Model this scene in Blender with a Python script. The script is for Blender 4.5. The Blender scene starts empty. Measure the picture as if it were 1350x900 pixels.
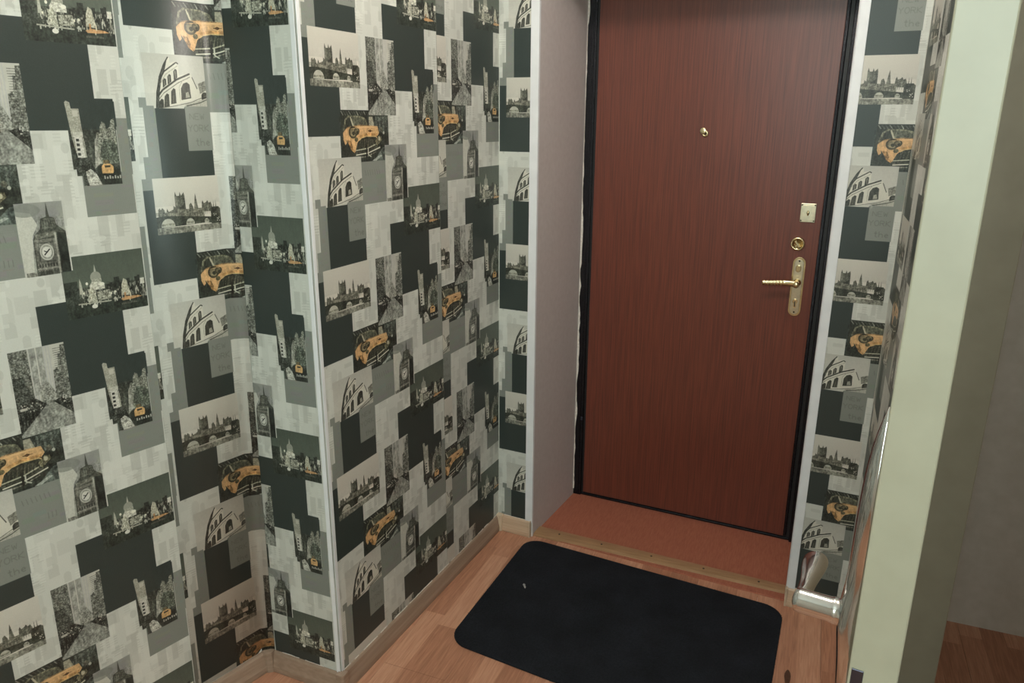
import bpy, bmesh, math, random
import numpy as np
from mathutils import Vector, Matrix

SC = bpy.context.scene
COL = SC.collection
rnd = random.Random(7)

# ------------------------------------------------------------------ camera
CAMPOS = Vector((0.98925, -2.35034, 1.49707))
PITCH, ROLL, YAW, FPX = 0.288724, 0.005997, -0.379632, 992.18
fw = Vector((math.sin(YAW)*math.cos(PITCH), math.cos(YAW)*math.cos(PITCH), -math.sin(PITCH)))
r0 = Vector((math.cos(YAW), -math.sin(YAW), 0)); u0 = r0.cross(fw)
rx = r0*math.cos(ROLL)+u0*math.sin(ROLL); ux = -r0*math.sin(ROLL)+u0*math.cos(ROLL)
cam_data = bpy.data.cameras.new('camera'); cam = bpy.data.objects.new('camera', cam_data); COL.objects.link(cam)
M = Matrix.Identity(4)
for i in range(3):
    M[i][0] = rx[i]; M[i][1] = ux[i]; M[i][2] = -fw[i]; M[i][3] = CAMPOS[i]
cam.matrix_world = M
cam_data.sensor_width = 36; cam_data.lens = FPX/1350*36; cam_data.clip_start = 0.02
SC.camera = cam

# ------------------------------------------------------------------ world, lights, exposure
w = bpy.data.worlds.new('world'); SC.world = w; w.use_nodes = True
w.node_tree.nodes['Background'].inputs[0].default_value = (0.55, 0.6, 0.62, 1)
w.node_tree.nodes['Background'].inputs[1].default_value = 0.25

def light(name, kind, loc, energy, color, size=0.1, target=None, sy=None):
    d = bpy.data.lights.new(name, kind); d.energy = energy; d.color = color
    if kind == 'AREA':
        d.size = size
        if sy: d.shape = 'RECTANGLE'; d.size_y = sy
    else: d.shadow_soft_size = size
    o = bpy.data.objects.new(name, d); COL.objects.link(o); o.location = loc
    if target is not None:
        o.rotation_euler = (Vector(target)-Vector(loc)).to_track_quat('-Z', 'Y').to_euler()
    return o
# ceiling lamp of the hallway (warm) and daylight coming from the room behind the camera (cool)
light('ceiling_lamp', 'POINT', (0.62, -0.95, 2.40), 25, (1.0, 0.935, 0.86), 0.06)
light('room_daylight', 'AREA', (0.85, -3.3, 1.7), 36, (0.80, 1.0, 0.97), 0.9, (0.0, -0.5, 1.1), 1.1)
light('side_room_fill', 'POINT', (2.0, -1.6, 2.2), 6, (1.0, 0.93, 0.82), 0.1)  # added fill light, keeps the side room from going black

vs = SC.view_settings
vs.view_transform = 'Standard'; vs.look = 'None'; vs.gamma = 1; vs.use_curve_mapping = False
vs.exposure = 0.08

# ------------------------------------------------------------------ helpers
def srgb(r, g, b):
    f = lambda c: ((c/255+0.055)/1.055)**2.4 if c/255 > 0.04045 else c/255/12.92
    return (f(r), f(g), f(b), 1)

def tag(o, label=None, cat=None, group=None, kind=None):
    if label: o['label'] = label
    if cat: o['category'] = cat
    if group: o['group'] = group
    if kind: o['kind'] = kind
    return o

def empty(name, loc=(0, 0, 0), rz=0.0, parent=None):
    o = bpy.data.objects.new(name, None); COL.objects.link(o); o.location = loc; o.rotation_euler = (0, 0, rz)
    o.empty_display_size = 0.05
    if parent: o.parent = parent
    return o

def obj(name, bm, mat, parent=None, smooth=False, bevel=0.0, seg=2):
    bmesh.ops.recalc_face_normals(bm, faces=bm.faces[:])
    me = bpy.data.meshes.new(name); bm.to_mesh(me); bm.free()
    o = bpy.data.objects.new(name, me); COL.objects.link(o)
    for m in (mat if isinstance(mat, (list, tuple)) else [mat]): me.materials.append(m)
    if parent: o.parent = parent
    if smooth:
        for p in me.polygons: p.use_smooth = True
    if bevel:
        b = o.modifiers.new('bevel', 'BEVEL'); b.width = bevel; b.segments = seg; b.limit_method = 'ANGLE'
        b.angle_limit = math.radians(40)
    return o

def box(bm, x0, x1, y0, y1, z0, z1, mi=0):
    v = [bm.verts.new((x, y, z)) for z in (z0, z1) for x, y in ((x0, y0), (x1, y0), (x1, y1), (x0, y1))]
    for f in ((3, 2, 1, 0), (4, 5, 6, 7), (0, 1, 5, 4), (1, 2, 6, 5), (2, 3, 7, 6), (3, 0, 4, 7)):
        bm.faces.new([v[i] for i in f]).material_index = mi
    return v

def prism(bm, poly, z0, z1):
    a = [bm.verts.new((x, y, z0)) for x, y in poly]; b = [bm.verts.new((x, y, z1)) for x, y in poly]
    n = len(poly)
    bm.faces.new(a[::-1]); bm.faces.new(b)
    for i in range(n): bm.faces.new((a[i], a[(i+1) % n], b[(i+1) % n], b[i]))

def extrude_path(bm, prof, p0, p1, inward, m0=0.0, m1=0.0):
    """profile (d out of the wall, z) carried from p0 to p1; m0/m1 mitre: extra length per unit d"""
    p0 = Vector((*p0, 0)); p1 = Vector((*p1, 0)); t = (p1-p0).normalized(); n = Vector((*inward, 0)).normalized()
    A = [bm.verts.new(p0 + n*d - t*(m0*d) + Vector((0, 0, z))) for d, z in prof]
    B = [bm.verts.new(p1 + n*d + t*(m1*d) + Vector((0, 0, z))) for d, z in prof]
    k = len(prof)
    bm.faces.new(A); bm.faces.new(B[::-1])
    for i in range(k): bm.faces.new((A[i], B[i], B[(i+1) % k], A[(i+1) % k]))

def cyl(bm, c, axis, r, h, n=24, r2=None):
    """cylinder starting at c along axis"""
    axis = Vector(axis).normalized(); q = Vector((0, 0, 1)).rotation_difference(axis)
    c = Vector(c); r2 = r if r2 is None else r2
    a = [bm.verts.new(c+q @ Vector((r*math.cos(2*math.pi*i/n), r*math.sin(2*math.pi*i/n), 0))) for i in range(n)]
    b = [bm.verts.new(c+q @ Vector((r2*math.cos(2*math.pi*i/n), r2*math.sin(2*math.pi*i/n), h))) for i in range(n)]
    bm.faces.new(a[::-1]); bm.faces.new(b)
    for i in range(n): bm.faces.new((a[i], a[(i+1) % n], b[(i+1) % n], b[i]))

def lathe(bm, c, axis, prof, n=28):
    axis = Vector(axis).normalized(); q = Vector((0, 0, 1)).rotation_difference(axis); c = Vector(c)
    rings = []
    for r, h in prof:
        if r < 1e-6: rings.append([bm.verts.new(c+q @ Vector((0, 0, h)))])
        else: rings.append([bm.verts.new(c+q @ Vector((r*math.cos(2*math.pi*i/n), r*math.sin(2*math.pi*i/n), h))) for i in range(n)])
    for a, b in zip(rings, rings[1:]):
        for i in range(n):
            j = (i+1) % n
            va = [a[0]] if len(a) == 1 else [a[i], a[j]]
            vb = [b[0]] if len(b) == 1 else [b[j], b[i]]
            if len(va)+len(vb) > 2: bm.faces.new(va+vb)

def sweep(bm, pts, radii, n=14, flat=None):
    """tube through pts with (rw, rh) radii; closed ends"""
    rings = []
    P = [Vector(p) for p in pts]
    for i, p in enumerate(P):
        t = (P[min(i+1, len(P)-1)]-P[max(i-1, 0)]).normalized()
        up = Vector((0, 0, 1)) if abs(t.z) < 0.9 else Vector((0, 1, 0))
        s = t.cross(up).normalized(); u = s.cross(t).normalized()
        rw, rh = radii[i] if isinstance(radii[i], tuple) else (radii[i], radii[i])
        rings.append([bm.verts.new(p+s*(rw*math.cos(2*math.pi*k/n))+u*(rh*math.sin(2*math.pi*k/n))) for k in range(n)])
    for a, b in zip(rings, rings[1:]):
        for i in range(n): bm.faces.new((a[i], a[(i+1) % n], b[(i+1) % n], b[i]))
    bm.faces.new(rings[0][::-1]); bm.faces.new(rings[-1])

# ------------------------------------------------------------------ materials
def new_mat(name, color=(0.5, 0.5, 0.5, 1), rough=0.5, metal=0.0, spec=0.5):
    m = bpy.data.materials.new(name); m.use_nodes = True
    b = m.node_tree.nodes['Principled BSDF']
    b.inputs['Base Color'].default_value = color; b.inputs['Roughness'].default_value = rough
    b.inputs['Metallic'].default_value = metal; b.inputs['Specular IOR Level'].default_value = spec
    return m, m.node_tree.nodes, m.node_tree.links, b

def N(nodes, t, **kw):
    n = nodes.new(t)
    for k, v in kw.items():
        if k.startswith('i_'): n.inputs[k[2:].replace('_', ' ')].default_value = v
        else: setattr(n, k, v)
    return n

def ramp(nodes, stops):
    r = nodes.new('ShaderNodeValToRGB'); e = r.color_ramp.elements
    e[0].position, e[0].color = stops[0]; e[1].position, e[1].color = stops[-1]
    for p, c in stops[1:-1]:
        q = e.new(p); q.color = c
    return r

def noise_mat(name, c1, c2, scale=(1, 1, 1), nscale=20, rough=0.5, metal=0, spec=0.5, bump=0.0, bscale=None, detail=6, lo=0.3, hi=0.7):
    m, n, l, b = new_mat(name, c1, rough, metal, spec)
    tc = N(n, 'ShaderNodeTexCoord'); mp = N(n, 'ShaderNodeMapping'); mp.inputs['Scale'].default_value = scale
    l.new(tc.outputs['Object'], mp.inputs['Vector'])
    nz = N(n, 'ShaderNodeTexNoise'); nz.inputs['Scale'].default_value = nscale; nz.inputs['Detail'].default_value = detail
    l.new(mp.outputs[0], nz.inputs['Vector'])
    r = ramp(n, [(lo, c1), (hi, c2)]); l.new(nz.outputs['Fac'], r.inputs[0]); l.new(r.outputs[0], b.inputs['Base Color'])
    if bump:
        bp = N(n, 'ShaderNodeBump'); bp.inputs['Strength'].default_value = bump; bp.inputs['Distance'].default_value = 0.002
        if bscale:
            nz2 = N(n, 'ShaderNodeTexNoise'); nz2.inputs['Scale'].default_value = bscale; l.new(tc.outputs['Object'], nz2.inputs['Vector'])
            l.new(nz2.outputs['Fac'], bp.inputs['Height'])
        else: l.new(nz.outputs['Fac'], bp.inputs['Height'])
        l.new(bp.outputs[0], b.inputs['Normal'])
    return m

MT = {}
MT['plaster'] = noise_mat('plaster', srgb(214, 210, 200), srgb(224, 220, 212), nscale=30, rough=0.9, spec=0.2, bump=0.2)
MT['ceiling'] = noise_mat('ceiling_paint', srgb(228, 226, 220), srgb(235, 233, 228), nscale=30, rough=0.9, spec=0.2)
MT['reveal'] = noise_mat('reveal_panel', srgb(196, 186, 184), srgb(203, 194, 192), nscale=60, rough=0.45, spec=0.3)
MT['pvc'] = noise_mat('white_plastic', srgb(226, 226, 228), srgb(234, 234, 236), nscale=20, rough=0.35, spec=0.4)
MT['caulk'] = noise_mat('torn_plaster', srgb(238, 230, 222), srgb(210, 200, 190), nscale=140, rough=0.9, spec=0.1, bump=0.6)
MT['base_brown'] = noise_mat('baseboard_beech', srgb(166, 142, 124), srgb(146, 122, 104), scale=(1, 0.12, 3), nscale=45, rough=0.42, bump=0.05)
MT['base_pale'] = noise_mat('baseboard_pale', srgb(206, 178, 152), srgb(190, 160, 133), scale=(0.15, 1, 3), nscale=45, rough=0.42, bump=0.05)
MT['cap'] = noise_mat('baseboard_cap', srgb(212, 190, 165), srgb(200, 176, 150), nscale=20, rough=0.45)
MT['threshold_strip'] = noise_mat('threshold_strip', srgb(170, 134, 100), srgb(146, 112, 80), scale=(0.2, 2, 2), nscale=60, rough=0.4, bump=0.05)
MT['threshold_board'] = noise_mat('threshold_board', srgb(172, 108, 86), srgb(154, 90, 70), scale=(3, 0.35, 1), nscale=90, rough=0.5, spec=0.3, bump=0.05)
MT['door_wood'] = noise_mat('mahogany_film', srgb(118, 62, 46), srgb(90, 46, 37), scale=(5, 5, 0.12), nscale=48, rough=0.36, spec=0.5, bump=0.02, detail=8)
MT['black'] = noise_mat('black_gasket', srgb(20, 19, 21), srgb(28, 27, 29), nscale=40, rough=0.5)
MT['mat'] = None
MT['cream'] = noise_mat('cream_paint', srgb(158, 150, 130), srgb(166, 158, 138), nscale=20, rough=0.4)
MT['dirt'] = noise_mat('dark_knot', srgb(92, 58, 40), srgb(70, 42, 28), nscale=90, rough=0.5)
MT['lint'] = noise_mat('white_lint', srgb(190, 188, 184), srgb(150, 150, 150), nscale=200, rough=0.9)
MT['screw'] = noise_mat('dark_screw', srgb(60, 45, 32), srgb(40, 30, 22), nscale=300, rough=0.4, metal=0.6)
MT['chrome'] = noise_mat('chrome', (0.72, 0.70, 0.69, 1), (0.66, 0.64, 0.63, 1), nscale=30, rough=0.12, metal=1.0)
MT['brass'] = noise_mat('brass', (0.78, 0.66, 0.40, 1), (0.70, 0.58, 0.34, 1), nscale=60, rough=0.22, metal=1.0)
MT['brass_dull'] = noise_mat('satin_brass', (0.66, 0.58, 0.42, 1), (0.55, 0.49, 0.36, 1), nscale=90, rough=0.32, metal=1.0)
MT['steel_dark'] = noise_mat('dark_steel', (0.10, 0.11, 0.16, 1), (0.14, 0.14, 0.18, 1), nscale=40, rough=0.3, metal=1.0)

# hammered dark enamel of the steel frame
m, n, l, b = new_mat('hammered_enamel', srgb(46, 42, 48), 0.24, 0.6, 0.6)
tc = N(n, 'ShaderNodeTexCoord'); vo = N(n, 'ShaderNodeTexVoronoi'); vo.inputs['Scale'].default_value = 340
l.new(tc.outputs['Object'], vo.inputs['Vector'])
bp = N(n, 'ShaderNodeBump'); bp.inputs['Strength'].default_value = 0.55; bp.inputs['Distance'].default_value = 0.0012
l.new(vo.outputs['Distance'], bp.inputs['Height']); l.new(bp.outputs[0], b.inputs['Normal'])
r = ramp(n, [(0.2, srgb(48, 45, 50)), (0.7, srgb(22, 20, 24))]); l.new(vo.outputs['Distance'], r.inputs[0]); l.new(r.outputs[0], b.inputs['Base Color'])
MT['hammer'] = m

# doormat: coarse black fibre
m, n, l, b = new_mat('mat_fibre', srgb(24, 25, 29), 0.95, 0, 0.15)
tc = N(n, 'ShaderNodeTexCoord'); nz = N(n, 'ShaderNodeTexNoise'); nz.inputs['Scale'].default_value = 170; nz.inputs['Detail'].default_value = 9
nz2 = N(n, 'ShaderNodeTexNoise'); nz2.inputs['Scale'].default_value = 9; nz2.inputs['Detail'].default_value = 5
l.new(tc.outputs['Object'], nz.inputs['Vector']); l.new(tc.outputs['Object'], nz2.inputs['Vector'])
ad = N(n, 'ShaderNodeMath', operation='MULTIPLY'); l.new(nz.outputs['Fac'], ad.inputs[0]); l.new(nz2.outputs['Fac'], ad.inputs[1])
r = ramp(n, [(0.10, srgb(22, 23, 26)), (0.45, srgb(37, 39, 45))]); l.new(ad.outputs[0], r.inputs[0]); l.new(r.outputs[0], b.inputs['Base Color'])
bp = N(n, 'ShaderNodeBump'); bp.inputs['Strength'].default_value = 1.0; bp.inputs['Distance'].default_value = 0.003
l.new(nz.outputs['Fac'], bp.inputs['Height']); l.new(bp.outputs[0], b.inputs['Normal'])
MT['mat'] = m

# laminate: three narrow printed staves to a board, grain along y
m, n, l, b = new_mat('laminate', srgb(190, 130, 96), 0.36, 0, 0.45)
geo = N(n, 'ShaderNodeNewGeometry'); sep = N(n, 'ShaderNodeSeparateXYZ'); l.new(geo.outputs['Position'], sep.inputs[0])
def mth(op, a, bb=None, c=None):
    q = N(n, 'ShaderNodeMath', operation=op)
    for i, v in enumerate((a, bb, c)):
        if v is None: continue
        if isinstance(v, (int, float)): q.inputs[i].default_value = v
        else: l.new(v, q.inputs[i])
    return q.outputs[0]
xs = mth('DIVIDE', mth('ADD', sep.outputs['X'], 0.0145+0.0645*40), 0.0645); xi = mth('FLOOR', xs)
wn = N(n, 'ShaderNodeTexWhiteNoise', noise_dimensions='1D'); l.new(xi, wn.inputs['W'])
ys = mth('DIVIDE', mth('ADD', sep.outputs['Y'], mth('MULTIPLY', wn.outputs['Value'], 0.9)), 0.42); yi = mth('FLOOR', ys)
cx = N(n, 'ShaderNodeCombineXYZ'); l.new(xi, cx.inputs[0]); l.new(yi, cx.inputs[1])
wn2 = N(n, 'ShaderNodeTexWhiteNoise', noise_dimensions='3D'); l.new(cx.outputs[0], wn2.inputs['Vector'])
mp = N(n, 'ShaderNodeMapping'); mp.inputs['Scale'].default_value = (22, 1.3, 1); l.new(geo.outputs['Position'], mp.inputs['Vector'])
va = N(n, 'ShaderNodeVectorMath', operation='ADD'); l.new(mp.outputs[0], va.inputs[0])
sc_ = N(n, 'ShaderNodeVectorMath', operation='SCALE'); sc_.inputs['Scale'].default_value = 20; l.new(wn2.outputs['Color'], sc_.inputs[0]); l.new(sc_.outputs[0], va.inputs[1])
nz = N(n, 'ShaderNodeTexNoise'); nz.inputs['Scale'].default_value = 9; nz.inputs['Detail'].default_value = 7; nz.inputs['Distortion'].default_value = 0.6
l.new(va.outputs[0], nz.inputs['Vector'])
r = ramp(n, [(0.20, srgb(160, 110, 85)), (0.5, srgb(184, 131, 104)), (0.82, srgb(204, 155, 127))])
fa = mth('ADD', nz.outputs['Fac'], mth('MULTIPLY', mth('SUBTRACT', wn2.outputs['Value'], 0.5), 0.46)); l.new(fa, r.inputs[0])
l.new(r.outputs[0], b.inputs['Base Color'])
MT['laminate'] = m

# ------------------------------------------------------------------ wallpaper print (drawn here, pixel by pixel, as flat print)
R = 0.53; NPX = 2048
C_DARK = (53, 61, 58); C_LIGHT = (203, 204, 196); C_GRAY = (130, 134, 127)
img = np.empty((NPX, NPX, 3), np.float32); img[:] = C_LIGHT
rs = np.random.RandomState(5)
def smooth_noise(h, w_, gh, gw):
    g = rs.rand(gh+1, gw+1).astype(np.float32)
    yy = np.linspace(0, gh-1e-4, h); xx = np.linspace(0, gw-1e-4, w_)
    y0 = yy.astype(int); x0 = xx.astype(int); fy = (yy-y0)[:, None]; fx = (xx-x0)[None, :]
    return (g[y0][:, x0]*(1-fy)*(1-fx)+g[y0+1][:, x0]*fy*(1-fx)+g[y0][:, x0+1]*(1-fy)*fx+g[y0+1][:, x0+1]*fy*fx)-0.5
class Tile:
    """canvas for one picture, local coordinates 0..1 (y down), pasted into the repeat with wrap"""
    def __init__(s, u0, u1, v0, v1, color):
        s.x0 = int(round(u0/R*NPX)); s.y0 = int(round(v0/R*NPX)); s.w = int(round((u1-u0)/R*NPX)); s.h = int(round((v1-v0)/R*NPX))
        s.a = np.empty((s.h, s.w, 3), np.float32); s.a[:] = color; s.mask = np.ones((s.h, s.w), bool)
        s.asp = (u1-u0)/(v1-v0)
    def inside(s, pts):
        P = np.array(pts, float)*[s.w, s.h]
        xa, ya = np.floor(P.min(0)).astype(int); xb, yb = np.ceil(P.max(0)).astype(int)+1
        xa, ya = max(xa, 0), max(ya, 0); xb, yb = min(xb, s.w), min(yb, s.h)
        if xb <= xa or yb <= ya: return None
        X, Y = np.meshgrid(np.arange(xa, xb)+0.5, np.arange(ya, yb)+0.5); m_ = np.zeros(X.shape, bool)
        for (x1, y1), (x2, y2) in zip(P, np.roll(P, -1, 0)):
            if y1 == y2: continue
            m_ ^= ((Y < y1) != (Y < y2)) & (X < (x2-x1)*(Y-y1)/(y2-y1)+x1)
        return slice(ya, yb), slice(xa, xb), m_
    def poly(s, pts, c, alpha=1.0, nz=0):
        q = s.inside(pts)
        if q is None: return
        sy, sx, m_ = q; v = s.a[sy, sx]; col = np.array(c, np.float32)
        if nz: col = col+smooth_noise(m_.shape[0], m_.shape[1], max(2, m_.shape[0]//7), max(2, m_.shape[1]//7))[..., None]*nz*2; col = col[m_]
        v[m_] = v[m_]*(1-alpha)+col*alpha
    def rect(s, x0, y0, x1, y1, c, alpha=1.0, nz=0): s.poly([(x0, y0), (x1, y0), (x1, y1), (x0, y1)], c, alpha, nz)
    def ell(s, cx_, cy_, rx_, ry_, c, alpha=1.0, nz=0, a0=0, a1=360):
        s.poly([(cx_+rx_*math.cos(math.radians(t)), cy_+ry_*math.sin(math.radians(t))) for t in np.linspace(a0, a1, 25)], c, alpha, nz)
    def line(s, pts, wd, c, alpha=1.0):
        wd = wd/2
        for (x1, y1), (x2, y2) in zip(pts, pts[1:]):
            dx, dy = (x2-x1)*s.asp, y2-y1; L = math.hypot(dx, dy) or 1; nx, ny = -dy/L*wd/s.asp, dx/L*wd
            s.poly([(x1+nx, y1+ny), (x2+nx, y2+ny), (x2-nx, y2-ny), (x1-nx, y1-ny)], c, alpha)
    def arch(s, x0, y0, x1, y1, c, alpha=1.0):
        k = (x1-x0)/2; s.poly([(x0, y1), (x0, y0+k*s.asp)]+[(x0+k-k*math.cos(t), y0+k*s.asp-k*s.asp*math.sin(t)) for t in np.linspace(0, math.pi, 9)]+[(x1, y1)], c, alpha)
    def grain(s, amt, y0=0.0):
        f = smooth_noise(s.h, s.w, max(2, s.h//9), max(2, s.w//9))*amt*1.1+smooth_noise(s.h, s.w, max(2, s.h//34), max(2, s.w//14))*amt*1.1+smooth_noise(s.h, s.w, max(2, s.h//70), max(2, s.w//70))*amt*.7
        lum = s.a.mean(2); k = np.clip((180-lum)/60, 0.06, 1)
        k *= np.clip((np.arange(s.h)/s.h-y0)*12, 0.12, 1)[:, None]
        s.a = np.clip(s.a*(1+f*k)[..., None], 0, 255)
    def paste(s, g=0.0, y0=0.0):
        if g: s.grain(g, y0)
        ys_ = (np.arange(s.h)+s.y0) % NPX; xs_ = (np.arange(s.w)+s.x0) % NPX
        ii = np.ix_(ys_, xs_); v = img[ii]; v[s.mask] = s.a[s.mask]; img[ii] = v
def plain(u0, u1, v0, v1, c):
    t = Tile(u0, u1, v0, v1, c); t.paste()

# pale ground: faint overlapping panels and arches
bg = Tile(0, R, 0, R, C_LIGHT)
for k in range(520):
    x, y = rs.rand(2); a_, h_ = 0.012+0.04*rs.rand(), 0.02+0.09*rs.rand(); d = rs.choice([-24, -18, -12, 9, 12])
    c = [q+d for q in C_LIGHT]
    typ = rs.randint(4)
    for ox in (0, -1):
        if typ == 0: bg.rect(x+ox, y, x+ox+a_, y+h_, c, 0.6)
        elif typ == 1: bg.arch(x+ox, y, x+ox+a_, y+h_+0.02, c, 0.6)
        elif typ == 2:
            for j in range(4): bg.rect(x+ox, y+j*0.012, x+ox+a_, y+j*0.012+0.004, c, 0.8)
        else: bg.ell(x+ox+a_/2, y+h_/2, a_/2, h_/3, c, 0.6)
bg.paste()

# dark and grey blocks
plain(.052, .190, .383, .531, C_DARK)
plain(.006, .031, .024, .228, C_DARK); plain(.030, .122, .119, .228, C_DARK)
plain(.289, .467, .453, .531, C_DARK); plain(.328, .467, 0, .121, C_DARK); plain(.289, .467, 0, .005, C_DARK); plain(.46, .505, .061, .121, C_DARK)
for a_ in ((.020, .040, .365, .385), (.028, .056, .375, .49), (.016, .056, .485, .531), (.006, .031, 0, .024), (.505, .530, .098, .21), (.420, .528, .204, .290), (.183, .288, .285, .393)):
    t = Tile(*a_, C_GRAY)
    for k in range(14):
        x, y = rs.rand(2); t.rect(x, y, x+0.1+0.3*rs.rand(), y+0.02+0.1*rs.rand(), [q+rs.choice([-6, 5]) for q in C_GRAY], 0.5)
    t.paste()
# grey block with faint words
t = Tile(.128, .192, .380, .475, C_GRAY)
FONT = {'N': [[(0, 1), (0, 0), (1, 1), (1, 0)]], 'E': [[(1, 0), (0, 0), (0, 1), (1, 1)], [(0, .5), (.8, .5)]], 'W': [[(0, 0), (.25, 1), (.5, .3), (.75, 1), (1, 0)]],
        'Y': [[(0, 0), (.5, .5), (1, 0)], [(.5, .5), (.5, 1)]], 'O': [[(.5+.5*math.cos(q), .5+.5*math.sin(q)) for q in np.linspace(0, 6.283, 13)]],
        'R': [[(0, 1), (0, 0), (.8, .1), (.9, .3), (.8, .5), (0, .5)], [(.4, .5), (1, 1)]], 'K': [[(0, 0), (0, 1)], [(1, 0), (0, .5), (1, 1)]],
        't': [[(.5, 0), (.5, .9), (.9, 1)], [(.1, .35), (.9, .35)]], 'h': [[(0, 0), (0, 1)], [(0, .6), (.5, .4), (.9, .6), (.9, 1)]], 'e': [[(.1, .7), (.9, .65), (.6, .4), (.2, .5), (.1, .8), (.5, 1), (.9, .9)]]}
def word(t, s_, x, y, w_, h_, wd, c, alpha):
    for k, ch in enumerate(s_):
        for st in FONT[ch]: t.line([(x+(k*1.3+px)*w_, y+py*h_) for px, py in st], wd, c, alpha)
word(t, 'NEW', .16, .17, .16, .13, .022, (104, 107, 100), .5)
word(t, 'YORK', .06, .42, .17, .15, .024, (104, 107, 100), .55)
word(t, 'the', .30, .72, .16, .17, .026, (102, 105, 98), .55)
t.paste()
t = Tile(.190, .280, .30, .385, C_GRAY)
for k in range(7): t.line([(.1+k*.1, .12), (.13+k*.1, .28)], .02, (104, 108, 100), .6)
for k in range(3): t.line([(.62+k*.09, .66), (.62+k*.09, .82)], .02, (104, 108, 100), .6)
t.mask &= np.abs(t.a-np.array(C_GRAY)).sum(2) > 1; t.paste()

# riverside palace with a bridge
def westminster():
    t = Tile(.030, .196, 0, .121, (206, 201, 190))
    for k in range(10): t.rect(0, k*.05, 1, (k+1)*.05, (202-k*0.8, 198-k*0.8, 187-k*.7))
    D = (72, 73, 64); G = (118, 117, 105); L = (150, 148, 135)
    t.rect(0, .60, 1, .66, L, .7, 12)
    t.poly([(.30, .58), (.30, .33), (.31, .25), (.33, .33), (.37, .33), (.38, .26), (.40, .33), (.44, .27), (.45, .33), (.455, .6), (.30, .6)], (84, 85, 76), 1, 22)
    t.rect(.30, .34, .33, .6, (110, 110, 100), 1)
    t.poly([(.58, .6), (.60, .42), (.615, .30), (.63, .42), (.65, .6)], (92, 92, 83), 1, 10)
    t.poly([(.03, .72), (.04, .55), (.06, .52), (.08, .56), (.10, .52), (.13, .56), (.14, .68)], (98, 98, 88), 1, 16)
    t.poly([(.16, .6), (.17, .54), (.19, .6)], D)
    t.poly([(.12, .63), (.28, .56), (.5, .58), (.74, .58), (.74, .76), (.12, .70)], G, 1, 26)
    t.poly([(.26, .62), (.27, .5), (.3, .53), (.3, .62)], (105, 105, 96))
    t.poly([(.50, .62), (.51, .5), (.54, .47), (.57, .55), (.57, .62)], (100, 100, 90), 1, 12)
    t.poly([(.70, .64), (.71, .48), (.725, .44), (.74, .50), (.78, .48), (.80, .45), (.82, .5), (.85, .48), (.87, .55), (.87, .66)], (86, 86, 77), 1, 20)
    for q in (.895, .93): t.poly([(q-.01, .7), (q, .44), (q+.012, .7)], D)
    t.poly([(.84, .66), (.86, .58), (.97, .58), (1, .62), (1, .9), (.84, .9)], (64, 65, 57), 1, 18)
    for k in range(24): t.rect(.14+k*.029, .615, .147+k*.029, .70, (84, 84, 74), .6)
    t.poly([(0, .68), (.15, .67), (.4, .70), (.7, .74), (1, .78), (1, .90), (.75, .86), (0, .88)], (58, 61, 53), 1, 8)
    for x0_, x1_, y0_, y1_ in ((.06, .27, .72, .87), (.44, .57, .75, .86), (.73, .80, .78, .86)):
        t.arch(x0_, y0_, x1_, y1_, (178, 177, 164)); t.rect(x0_+.01, y1_-.06, x1_-.01, y1_-.02, (122, 122, 110))
    for k in range(8): t.ell(.88+.1*rs.rand(), .7+.16*rs.rand(), .008, .012, (190, 188, 176))
    t.poly([(0, .88), (1, .89), (1, 1), (0, 1)], (124, 124, 113), 1, 10)
    t.rect(0, .68, .03, 1, (124, 124, 113)) if False else None
    return t
westminster().paste(.5, .3)

# city street between towers
def street():
    t = Tile(.222, .332, .003, .181, (186, 185, 175))
    for k in range(9): x = .3+k*.05; t.rect(x, 0, x+.025, .7, (160+20*rs.rand(),)*3, .6)
    t.rect(.36, 0, .60, .55, (150, 151, 143), .8); t.rect(.47, 0, .49, .6, (196, 195, 185))
    t.poly([(0, 0), (.33, 0), (.34, .7), (0, .8)], (108, 110, 102), 1, 50)
    t.poly([(0, .3), (.2, .3), (.36, .66), (0, .85)], (70, 73, 67), 1, 46)
    t.poly([(.92, .02), (1, .02), (1, .75), (.72, .72), (.74, .3), (.84, .27), (.86, .12), (.91, .12)], (112, 114, 106), 1, 56)
    for k in range(26):
        y = .05+k*.025; t.rect(.78, y, .98, y+.007, (78, 80, 74), .55); t.rect(.03, y, .3, y+.008, (80, 82, 76), .4)
    t.poly([(.45, .45), (.62, .42), (.75, .6), (.75, .72), (.45, .72)], (146, 147, 138), 1, 40)
    t.poly([(0, .62), (.35, .58), (.55, .68), (.78, .64), (1, .68), (1, .86), (.62, .70), (.16, .90), (0, .98)], (58, 60, 55), 1, 46)
    for k in range(16): t.ell(rs.rand()*.45, .62+.1*rs.rand(), .012, .009, (176, 174, 164))
    for k in range(7): t.ell(.78+rs.rand()*.2, .63+.08*rs.rand(), .012, .009, (190, 188, 178))
    t.poly([(.05, .66), (.18, .66), (.18, .69), (.05, .69)], (180, 178, 168))
    for k in range(5): t.line([(.04+k*.07, .72), (.05+k*.07, .88-k*.02)], .012, (30, 32, 30))
    t.poly([(.55, .665), (.66, .665), (1, .86), (1, 1), (0, 1), (0, .97)], (140, 142, 134), 1, 8)
    return t

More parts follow.
